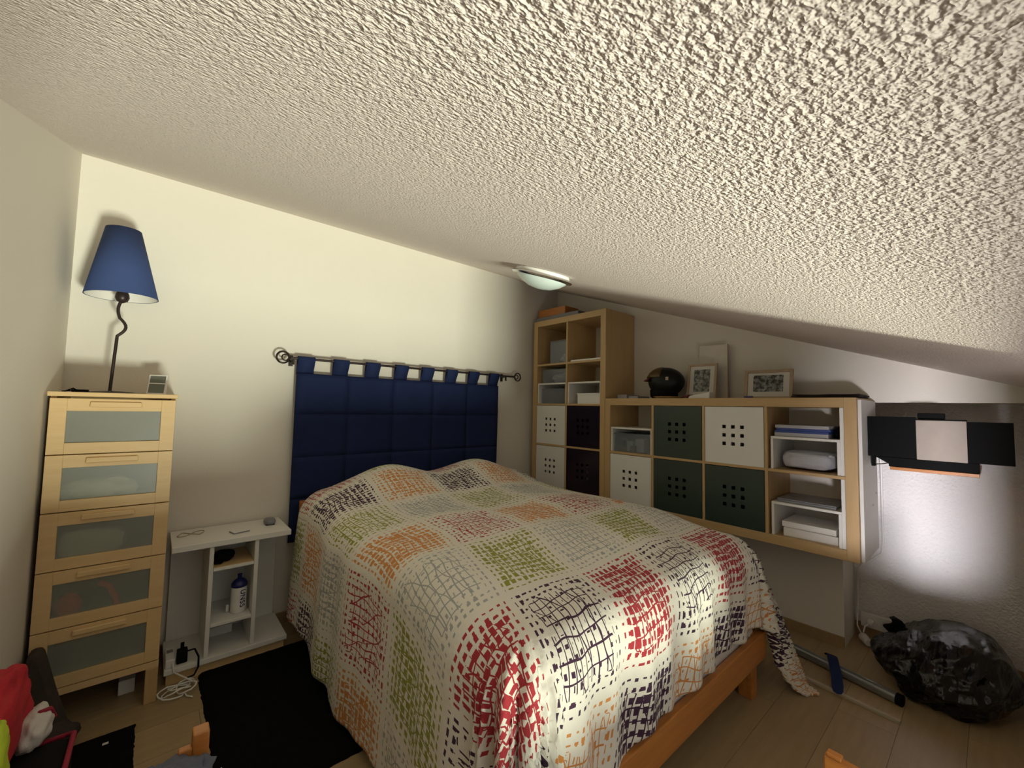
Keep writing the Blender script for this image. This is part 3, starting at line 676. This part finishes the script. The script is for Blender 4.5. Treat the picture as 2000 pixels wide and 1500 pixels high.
def duvet():
    xl, xr, yf, yh = 1.13, 2.44, -1.92, -.20
    s0, s1 = xl - .77, xr + .62; t0, t1 = yf - .78, yh + .20
    ns, nt_ = 250, 230; R = .15; arc = R * PI / 2
    def sm(a, b2, x): 
        k = min(1, max(0, (x - a) / (b2 - a))); return k * k * (3 - 2 * k)
    def ztop(x, y):
        z = .690 + .055 * sm(-2.0, -1.45, y) + .015 * sm(1.1, 1.9, x)
        z += .008 * math.sin(x * 7 + y * 2) * math.sin(y * 5 + 1)
        for (px_, py_, h, wx, wy) in ((1.43, -.33, .165, .40, .30), (2.13, -.33, .15, .36, .30)):
            d = ((x - px_) / wx) ** 2 + ((y - py_) / wy) ** 2
            z += h * math.exp(-d * 1.3)
        z += .018 * mnoise.noise(Vector((x * 3.1, y * 3.1, 1))) 
        return z
    V = []; UV = []; keep = []
    front_len = lambda x: .46 + .42 * (1 - sm(1.05, 1.5, x)) + .01 * math.sin(x * 23) + .20 * sm(2.5, 3.0, x)
    for j in range(nt_):
        for i in range(ns):
            x = s0 + (s1 - s0) * i / (ns - 1)
            fl_ = front_len(x); rl = .36
            v = j / (nt_ - 1); y = (yf - fl_) + v * (t1 - (yf - fl_))
            qx = min(max(x, xl), xr); qy = min(max(y, yf), yh); dx, dy = x - qx, y - qy; d = math.hypot(dx, dy)
            zt_ = ztop(qx, qy)
            if d < 1e-6: P = (x, y, zt_)
            else:
                nx, ny = dx / d, dy / d
                sl = .04 + .42 * max(nx, 0) * (1 if ny <= 0 else .4) * sm(.0, .3, -ny + .25) + .02 * max(-nx, 0)
                fold = 0
                if d < arc: h = R * math.sin(d / R); vv = R * (1 - math.cos(d / R)); e = 0
                else: e = d - arc; h = R + e * sl; vv = R + e * math.sqrt(max(0, 1 - sl * sl))
                along = qx * (abs(ny)) * 1.0 + qy * abs(nx) + math.atan2(ny, nx) * .25
                h += (.013 * math.sin(along * 13 + 2 * math.sin(along * 5)) + (.010 if ny < -.5 else .003) * math.sin(along * 41)) * min(1, d / .35)
                cor = abs(nx * ny) * 2
                h += cor * .03 * math.sin(math.atan2(ny, nx) * 14) * min(1, d / .4)
                z = zt_ - vv
                if ny > 0: z = zt_ - vv * 1.0; h *= .55
                if z < .014: h += (.014 - z) * .35; z = .014
                P = (qx + nx * h, min(qy + ny * h, -.10), z)
            V.append(P)
            k = (y + 2.05)
            kk = min(k, .85); c1 = 1.27 + .27 * kk - .04 * max(0, k - .85); w = .325 + .05 * kk
            UV.append(((x - c1) / w + 1.5, (y + 1.40) / .40 + 3 if y < -.8 else 4.5 + (y + .8) / .28))
    Fc = [(j * ns + i, j * ns + i + 1, (j + 1) * ns + i + 1, (j + 1) * ns + i) for j in range(nt_ - 1) for i in range(ns - 1)]
    me = bpy.data.meshes.new('duvet'); me.from_pydata(V, [], Fc); me.materials.append(M['duvet'])
    uvl = me.uv_layers.new(name='UVMap'); arr = np.array(UV, dtype=np.float32)
    li = np.empty(len(me.loops), dtype=np.int32); me.loops.foreach_get('vertex_index', li); uvl.data.foreach_set('uv', arr[li].ravel())
    me.polygons.foreach_set('use_smooth', [True] * len(me.polygons))
    o = bpy.data.objects.new('duvet', me); COL.objects.link(o)
    d = o.modifiers.new('solid', 'SOLIDIFY'); d.thickness = .012; d.offset = -1
    tag(o, 'white duvet printed with coloured scribbled squares draped over the bed', 'duvet')
duvet()

# ------------------------------------------------------------------ wall hanging and rod
RZ = 1.566; ry = -.062
rod = thing('curtain_rod', 'dark metal rod with ring finials above the blue hanging', 'curtain rod', (1.8, ry, RZ))
put('pole', MB().tube([(.925, ry, RZ), (2.70, ry, RZ)], .008, 10), 'dark_metal', rod, smooth=True)
for x, s in ((.885, -1), (2.735, 1)):
    put('finial', MB().torus((x, ry, RZ), .034, .0055, 'y').torus((x - s * .012, ry, RZ), .018, .004, 'y'), 'dark_metal', rod, smooth=True)
for x in (.965 - .025, 2.60):
    put('bracket', MB().box(x - .007, x + .007, ry - .004, -.001, RZ - .012, RZ + .004).box(x - .012, x + .012, -.006, -.001, RZ - .045, RZ + .02).lathe([(.0, 0), (.008, 0), (.008, .03), (0, .03)], x, ry, RZ - .04, 10), 'dark_metal', rod)
hg = thing('wall_hanging', 'navy blue tab-top cloth headboard hanging from the rod', 'wall hanging', (1.75, ry, .45))
HX0, HX1, HZ0, HZ1 = .965, 2.525, .47, 1.478
xs = [.965 + .06]
tabs = 8; tw = .098
colsx = np.linspace(HX0, HX1, 6); rowz = [HZ0, .72, .97, 1.23, HZ1]
for i in range(5):
    for j in range(4):
        a, b2, c0, c1 = colsx[i], colsx[i + 1], rowz[j], rowz[j + 1]
        vs = []; n = 9
        for p in range(n):
            for q in range(n):
                u, v = p / (n - 1), q / (n - 1); puff = (1 - (2 * u - 1) ** 6) * (1 - (2 * v - 1) ** 6)
                x = a + (b2 - a) * u; z = c0 + (c1 - c0) * v
                vs.append((x, -.047 - .0025 * puff - .004 * math.sin(x * 9 + z * 3), z))
        put('quilted_panel', MB().add(vs, [(p * n + q, p * n + q + 1, (p + 1) * n + q + 1, (p + 1) * n + q) for p in range(n - 1) for q in range(n - 1)]), 'navy', hg, smooth=True, solid=.012)
for k in range(tabs):
    x = HX0 + .0 + (HX1 - HX0 - tw) * k / (tabs - 1)
    pts = [(-.042, 1.47), (-.044, 1.50), (-.0735, RZ - .01), (-.076, RZ), (-.071, RZ + .011), (ry, RZ + .014), (-.052, RZ + .01), (-.048, RZ - .005), (-.040, 1.50), (-.038, 1.47)]
    vs = []
    for (y, z) in pts: vs += [(x, y, z), (x + tw, y, z)]
    put('tab', MB().add(vs, [(2 * i, 2 * i + 1, 2 * i + 3, 2 * i + 2) for i in range(len(pts) - 1)]), 'navy', hg, smooth=60, solid=.002)

# ------------------------------------------------------------------ dresser
DX0, DX1, DY0, DY1, DT = .014, .398, -.40, -.02, 1.322
dr = thing('dresser', 'tall narrow birch dresser with five frosted-glass drawers', 'dresser', ((DX0 + DX1) / 2, -.2, 0))
box('top_board', DX0 - .006, DX1 + .006, DY0 - .012, DY1, DT - .018, DT, 'birch_x', dr, .003)
for x in (DX0, DX1 - .018):
    box('side_panel', x, x + .018, DY0 + .02, DY1, .09, DT - .0185, 'birch', dr)
box('back_panel', DX0 + .018, DX1 - .018, DY1 - .006, DY1, .16, DT - .02, 'birch_x', dr, 0)
box('bottom_rail', DX0, DX1, DY0 + .002, DY0 + .018, .145, .172, 'birch_x', dr)
for x in (DX0, DX1 - .042):
    for y in (DY0, DY1 - .05): box('leg', x, x + .042, y, y + .05, 0, .145 if y == DY0 else .09, 'birch', dr, .003)
ndh = (DT - .022 - .176) / 5
for k in range(5):
    z0 = .176 + k * ndh; z1 = z0 + ndh - .004; xa, xb = DX0 + .001, DX1 - .001; ya, yb2 = DY0, DY0 + .019
    px0, px1, pz0, pz1 = xa + .048, xb - .048, z0 + .044, z1 - .05
    mb = MB().box(xa, px0, ya, yb2, z0, z1).box(px1, xb, ya, yb2, z0, z1).box(px0, px1, ya, yb2, z0, pz0).box(px0, px1, ya, yb2, pz1, z1)
    d = put('drawer', mb, 'birch_x', dr, .0012)
    put('pane', MB().box(px0, px1, ya + .007, ya + .011, pz0, pz1), 'frosted', d)
    cxh = (xa + xb) / 2
    put('handle', MB().prism([(cxh - .08, z1 - .034), (cxh + .08, z1 - .034), (cxh + .078, z1 - .012), (cxh - .078, z1 - .012)], ya - .011, ya - .0002, 'y'), 'birch_x', d, .004)
    s = MB().box(xa + .03, xb - .03, yb2, DY1 - .03, z0 + .012, z0 + .018).box(xa + .022, xa + .03, yb2, DY1 - .03, z0 + .01, z1 - .05).box(xb - .03, xb - .022, yb2, DY1 - .03, z0 + .01, z1 - .05)
    put('drawer_tray', s, 'white_matte', d)
def drawer_item(k, mb, mat, label, cat): return tag(put(cat, mb, mat, smooth=60), label, cat)
zk = lambda k: .176 + k * ndh + .019
drawer_item(1, blob(.105, -.352, zk(1) + .050, .042, .033, .048, .1, 2, 3, 1), 'orange', 'orange ball behind the fourth pane of the dresser', 'ball')
drawer_item(1, MB().tube([(.19, -.374, zk(1) + .125), (.225, -.374, zk(1) + .10), (.245, -.374, zk(1) + .05), (.25, -.374, zk(1) + .012)], .011, 8), 'orange', 'orange strip behind the fourth pane of the dresser', 'strip')
drawer_item(3, blob(.17, -.342, zk(3) + .05, .12, .04, .05, .3, 3, 3, 4, zk(3)), 'paper', 'white cloth behind the second pane of the dresser', 'cloth')
drawer_item(2, blob(.16, -.342, zk(2) + .06, .10, .04, .06, .15, 2, 3, 6, zk(2), .6), 'paper', 'pale bundle behind the third pane of the dresser', 'bundle')
tag(box('white_box', .27, .325, -.26, -.20, 0, .06, 'plastic_white', None, .004), 'small white box on the floor under the dresser', 'box')

# lamp
lx, ly = .175, -.17
lamp = thing('table_lamp', 'table lamp with blue cone shade and wavy dark stem on the dresser', 'lamp', (lx, ly, DT))
put('base', MB().lathe([(0, .012), (.03, .011), (.075, .006), (.08, .003), (.08, 0), (0, 0)], lx, ly, DT, 36), 'dark_metal', lamp, smooth=60)
pts = []
for i in range(41):
    t = i / 40; z = DT + .01 + t * .425
    off = 0
    if t > .60: off = .028 * math.sin((t - .60) / .40 * PI * 2 - .0) * (1 if t < .8 else .35)
    pts.append((lx - .008 + .018 * t + off * .9 * (1), ly, z))
put('stem', MB().tube(pts, .0062, 12), 'dark_metal', lamp, smooth=True)
ex = pts[-1][0]
put('lamp_holder', MB().lathe([(.006, -.02), (.02, -.012), (.026, .004), (.024, .02), (.018, .035), (.018, .06), (0, .062)], ex, ly, DT + .44), 'dark_metal', lamp, smooth=True)
put('bulb', MB().lathe([(.014, 0), (.02, .02), (.03, .05), (.028, .075), (.015, .092), (0, .095)], ex, ly, DT + .50), 'frost_lamp', lamp, smooth=True)
zs0, zs1 = DT + .447, DT + .447 + .315
tilt = Matrix.Rotation(math.radians(-2.0), 3, 'Y')
sd = put('shade', MB().lathe([(.128, 0), (.062, .315)], ex - .0, ly, zs0, 48, tilt), 'shade', lamp, smooth=True, solid=.002)
put('shade_lining', MB().lathe([(.1255, .001), (.0598, .314)], ex, ly, zs0, 48, tilt), 'white_matte', sd, smooth=True)
put('shade_wire', MB().torus((ex, ly, zs0 + .09), .02, .0015, 'z').tube([(ex - .10, ly, zs0 + .06), (ex + .10, ly, zs0 + .06)], .0015, 6), 'chrome', sd)
put('cord', MB().tube([(lx - .07, ly - .02, DT + .004), (lx - .10, ly - .05, DT + .004), (lx - .12, ly - .03, DT + .018), (lx - .14, ly - .06, DT + .004), (lx - .15, ly + .02, DT + .003)], .003, 8), 'black', lamp, smooth=True)
put('switch', MB().box(lx - .115, lx - .065, ly - .13, ly - .11, DT, DT + .012).tube([(lx - .115, ly - .12, DT + .006), (lx - .14, ly - .10, DT + .004), (lx - .15, ly - .05, DT + .004)], .0025, 6), 'black', lamp, .003)
ck = thing('digital_clock', 'white digital clock with two grey displays on the dresser', 'clock', (.34, -.21, DT))
mt_ = Matrix.Translation(Vector((.325, -.23, DT + .001))) @ Matrix.Rotation(math.radians(-14), 4, 'Z') @ Matrix.Rotation(math.radians(-20), 4, 'X')
put('body', MB().box(-.035, .035, 0, .018, 0, .10).xform(mt_), 'plastic_white', ck, .003)
put('display', MB().box(-.029, .029, -.0008, .001, .058, .093).xform(mt_), 'lcd', ck); put('display', MB().box(-.029, .029, -.0008, .001, .007, .052).xform(mt_), 'lcd', ck)

# ------------------------------------------------------------------ white console shelf
ws = thing('console_shelf', 'low white console shelf with centre cubbies between dresser and bed', 'shelf', (.67, -.17, 0))
box('top_board', .42, .915, -.324, -.016, .595, .622, 'white', ws, .002)
box('base_board', .42, .918, -.324, -.016, .055, .078, 'white', ws, .002)
box('plinth', .43, .91, -.30, -.02, 0, .054, 'birch_x', ws, 0)
box('back_board', .43, .905, -.032, -.017, .079, .594, 'white', ws, .001)
for x in (.564, .752): box('upright', x, x + .018, -.315, -.033, .079, .594, 'white', ws)
box('cubby_shelf', .583, .751, -.315, -.033, .475, .490, 'white', ws); box('shelf_surface', .583, .751, -.312, -.034, .4905, .492, 'birch_x', ws, 0)
box('cubby_shelf', .583, .751, -.315, -.033, .212, .227, 'white', ws)
ht = .622
tag(put('rubber_cord', MB().tube([(.50 + .05 * math.cos(a) * (1 + .2 * math.sin(3 * a)) , -.12 + .035 * math.sin(2 * a), ht + .003) for a in [i * .2 for i in range(32)]], .0022, 6), 'beige_cord', smooth=True), 'thin beige cord loop on the white console top', 'cord')
t = thing('phone', 'flat white phone with dark edge on the white console', 'phone', (.70, -.2, ht)); m_ = Matrix.Translation(Vector((.695, -.215, ht))) @ Matrix.Rotation(.25, 4, 'Z')
put('case', MB().box(-.038, .038, -.03, .03, 0, .006).xform(m_), 'grey', t, .002); put('screen', MB().box(-.036, .036, -.028, .028, .006, .0075).xform(m_), 'white', t)
t = thing('computer_mouse', 'grey rounded case at the bed end of the white console', 'case', (.845, -.14, ht))
put('shell', blob(.845, -.14, ht + .016, .028, .042, .017, .02, 2, 4, 0, ht, .75), 'grey', t, smooth=True); put('base_pad', MB().box(.825, .865, -.172, -.11, ht, ht + .003), 'black', t)
t.name = 'small_case'
cap = thing('dark_cap', 'black rounded cap on the upper cubby of the console', 'cap', (.62, -.2, .492))
put('crown', blob(.635, -.21, .515, .045, .05, .028, .15, 2, 4, 2, .492), 'black', cap, smooth=True); put('brim', blob(.607, -.255, .50, .022, .03, .006, .1, 2, 3, 2, .4925), 'black', cap, smooth=True)
bt = thing('water_bottle', 'white water bottle with navy cap in the console cubby', 'bottle', (.708, -.24, .227))
bx_, by_, bz_ = .705, -.235, .2272
put('body', MB().lathe([(0, 0), (.030, 0), (.034, .004), (.035, .05), (.0335, .056), (.035, .062), (.035, .115), (.032, .128)], bx_, by_, bz_, 32), 'plastic_white', bt, smooth=True)
put('cap', MB().lathe([(.0345, .126), (.036, .130), (.035, .142), (.026, .156), (.013, .164), (.010, .166), (.0095, .178), (.011, .180), (.0105, .186), (0, .187)], bx_, by_, bz_, 32), 'capblue', bt, smooth=True)
cu = bpy.data.curves.new('t', 'FONT'); cu.body = 'UNSS'; cu.size = .034; cu.extrude = .0; cu.align_x = 'CENTER'; cu.align_y = 'CENTER'; cu.space_character = 1.1; cu.offset = .0006
to = bpy.data.objects.new('t', cu); COL.objects.link(to); bpy.context.view_layer.update()
dg = bpy.context.evaluated_depsgraph_get(); me = bpy.data.meshes.new_from_object(to.evaluated_get(dg)); bpy.data.objects.remove(to)
bm = bmesh.new(); bm.from_mesh(me); bmesh.ops.triangulate(bm, faces=bm.faces); bmesh.ops.subdivide_edges(bm, edges=bm.edges, cuts=2)
a0 = math.radians(-70)
for v in bm.verts:
    u, w = v.co.x, v.co.y      # rotate text clockwise: reading direction runs down, glyph top to the right
    a = a0 + w / .0355
    v.co = Vector((bx_ + .0356 * math.cos(a), by_ + .0356 * math.sin(a), bz_ + .072 - u))
bm.to_mesh(me); bm.free(); me.materials.clear(); me.materials.append(M['capblue']); lt = put('lettering', me, 'capblue', bt)
tag(box('small_bottle', .655, .668, -.215, -.2, .2272, .262, 'plastic_white', None, .003), 'tiny white tube beside the water bottle in the cubby', 'tube')
tag(box('flat_box', .60, .70, -.12, -.05, .0785, .125, 'white', None, .004), 'white flat box in the lowest cubby of the console', 'box')

# socket and adapters left of console
ad = thing('power_adapter', 'black power adapter plugged in beside the dresser', 'adapter', (.485, -.30, 0.079))
put('brick', MB().box(.465, .505, -.30, -.26, .0785, .135), 'black', ad, .004); put('cord', MB().tube([(.50, -.28, .12), (.53, -.30, .13), (.545, -.325, .10), (.545, -.335, .06), (.53, -.34, .03), (.50, -.33, .02)], .004, 8), 'black', ad, smooth=True)
put('prong_block', MB().box(.478, .492, -.275, -.262, .135, .16), 'black', ad, .002)
es = thing('extension_socket', 'white extension socket on the console base beside the dresser', 'socket', (.445, -.30, .079)); box('body', .424, .459, -.31, -.18, .0785, .115, 'plastic_white', es, .004); box('socket_face', .43, .453, -.24, -.21, .115, .1165, 'grey', es)
def loops(seed, cx, cy, n, r):
    random.seed(seed); pts = []
    for i in range(n * 14):
        a = i * 2 * PI / 14; rr = r * (1 + .35 * math.sin(i * .37 + seed)); pts.append((cx + rr * math.cos(a) + .02 * math.sin(i * .21), cy + rr * .8 * math.sin(a) * 1.0 + .012 * math.cos(i * .17), .006 + .01 * (1 + math.sin(i * .55)) + .0015 * (i % 3)))
    return pts
tag(put('white_cable', MB().tube([(.45, -.315, .10), (.455, -.34, .07)] + loops(2, .475, -.395, 4, .045) + [(.50, -.45, .006), (.52, -.47, .005)], .0032, 8), 'plastic_white', smooth=True), 'tangled white cable on the floor between dresser and rug', 'cable')

# ------------------------------------------------------------------ rugs
def rug(name, x0, x1, y0, y1_, label, ang=0):
    vs = []; nx, ny = 60, 60
    cx_, cy_ = (x0 + x1) / 2, (y0 + y1_) / 2
    for i in range(nx):
        for j in range(ny):
            x = x0 + (x1 - x0) * i / (nx - 1); y = y0 + (y1_ - y0) * j / (ny - 1)
            e = min(i, j, nx - 1 - i, ny - 1 - j)
            z = .010 + .002 * mnoise.noise(Vector((x * 40, y * 40, 0)))
            if e == 0: z = .001; x += .003 * random.uniform(-1, 1); y += .003 * random.uniform(-1, 1)
            vs.append((x, y, z))
    tag(put(name, MB().add(vs, [(i * ny + j, (i + 1) * ny + j, (i + 1) * ny + j + 1, i * ny + j + 1) for i in range(nx - 1) for j in range(ny - 1)]), 'rug', smooth=True), label, 'rug')
rug('rug', .548, 1.45, -1.21, -.285, 'large black rug on the floor between console and bed')
rug('rug', .12, .335, -1.35, -.515, 'small black rug in front of the dresser')
tag(box('paper_scrap', .245, .262, -.60, -.588, .0125, .0145, 'paper'), 'tiny white paper scrap on the small black rug', 'paper')

# ------------------------------------------------------------------ bags and clothes at the left
bb = thing('brown_bag', 'dark brown cloth bag slumped against the dresser front', 'bag', (.09, -.47, 0))
put('body', MB().prism([(.012, .0), (.155, .0), (.10, .20), (.06, .365), (.025, .365), (.012, .25)], -.50, -.425, 'y').xform(Matrix.Identity(4)), 'brownbag', bb, .015)
put('lower_fold', blob(.10, -.50, .05, .075, .055, .05, .15, 2, 4, 3, .001), 'brownbag', bb, smooth=80)
kb = thing('black_bag', 'black bag with dark red piping beside the left wall', 'bag', (.10, -1.32, 0))
put('body', MB().prism([(-1.66, 0), (-1.13, 0), (-1.10, .36), (-1.14, .385), (-1.66, .42)], .012, .205, 'x'), 'black', kb, .02)
put('piping', MB().tube([(.02, -1.10, .372), (.10, -1.098, .368), (.19, -1.103, .372), (.206, -1.13, .386), (.206, -1.30, .398), (.206, -1.64, .42)], .006, 8), 'redpipe', kb, smooth=True)
rj = thing('red_jacket', 'red jacket with white sleeve panel thrown on the black bag', 'jacket', (.09, -1.1, .38))
put('bundle', blob(.062, -1.20, .485, .050, .235, .105, .16, 2.0, 5, 12, .385, .8), 'red', rj, smooth=80)
put('collar_fold', blob(.075, -1.06, .43, .04, .10, .07, .14, 2, 4, 5, .375), 'red', rj, smooth=80)
M['whitecloth'] = plain('off_white_cloth', (.62, .58, .55), .85, bmp=.4)
put('white_panel', blob(.125, -1.085, .41, .035, .08, .045, .15, 2, 4, 21, .38), 'whitecloth', rj, smooth=80)
put('dark_stripe', MB().tube([(.135, -1.10, .455), (.15, -1.07, .44), (.16, -1.04, .40)], [.004, .007, .004], 8), 'redpipe', rj, smooth=True)
tag(put('lime_vest', blob(.075, -1.42, .52, .055, .09, .10, .16, 2, 5, 31, .415, .8), 'lime', smooth=80), 'bright lime vest beside the red jacket', 'vest')
# pine stool with jeans
st = thing('pine_stool', 'orange pine stool with jeans on it at the lower left', 'stool', (.40, -1.75, 0))
box('seat', .28, .46, -1.95, -1.60, .46, .485, 'pine', st, .003)
for x in (.28, .425):
    for y in (-1.95, -1.635): box('leg', x, x + .035, y, y + .035, 0, .459 if not (x > .4 and y > -1.7) else .459, 'pine', st, .003)
box('corner_post', .43, .461, -1.599, -1.565, .30, .545, 'pine', st, .003); box('side_bar', .405, .43, -1.599, -1.58, .30, .52, 'pine', st, .003)
tag(put('jeans', blob(.36, -1.72, .505, .11, .13, .028, .3, 2.5, 5, 41, .4855), 'denim', smooth=80), 'folded blue-grey jeans on the pine stool', 'jeans')
tag(put('white_cloth', blob(.475, -1.70, .475, .022, .05, .018, .3, 3, 4, 8), 'whitecloth', smooth=80), 'white cloth edge beside the jeans on the stool', 'cloth')
cr = thing('pine_bench', 'orange pine bench end at the bottom right of the bed foot', 'bench', (1.45, -2.65, 0))
box('side_board', 1.638, 1.665, -2.82, -2.49, 0, .445, 'pine_y', cr, .003); box('side_board', 1.25, 1.277, -2.82, -2.49, 0, .30, 'pine_y', cr, .003)
box('seat_board', 1.278, 1.637, -2.82, -2.50, .22, .24, 'pine', cr, .003); box('corner_block', 1.641, 1.662, -2.525, -2.495, .445, .455, 'pine', cr, .002)

# ------------------------------------------------------------------ ceiling light
clx, cly = 1.785, -1.32; clz = cz(cly)
ct = thing('ceiling_light', 'round frosted ceiling light with chrome ring on the sloped ceiling', 'ceiling light', (clx, cly, clz - .003))
ct.rotation_euler = (0, 0, 0)
nrm = Matrix.Rotation(math.atan(SL), 3, 'X')
def cl(name, prof, mat): return put(name, MB().lathe(prof, clx, cly, clz - .002, 48, nrm), mat, ct, smooth=60)
cl('back_plate', [(0, 0), (.135, 0), (.14, -.012), (.135, -.02), (0, -.02)], 'white')
cl('chrome_ring', [(.132, -.014), (.152, -.018), (.158, -.026), (.152, -.034), (.13, -.036)], 'chrome')
cl('glass_dome', [(.134, -.03), (.125, -.042), (.10, -.062), (.06, -.08), (.02, -.087), (0, -.088)], 'frost_lamp')
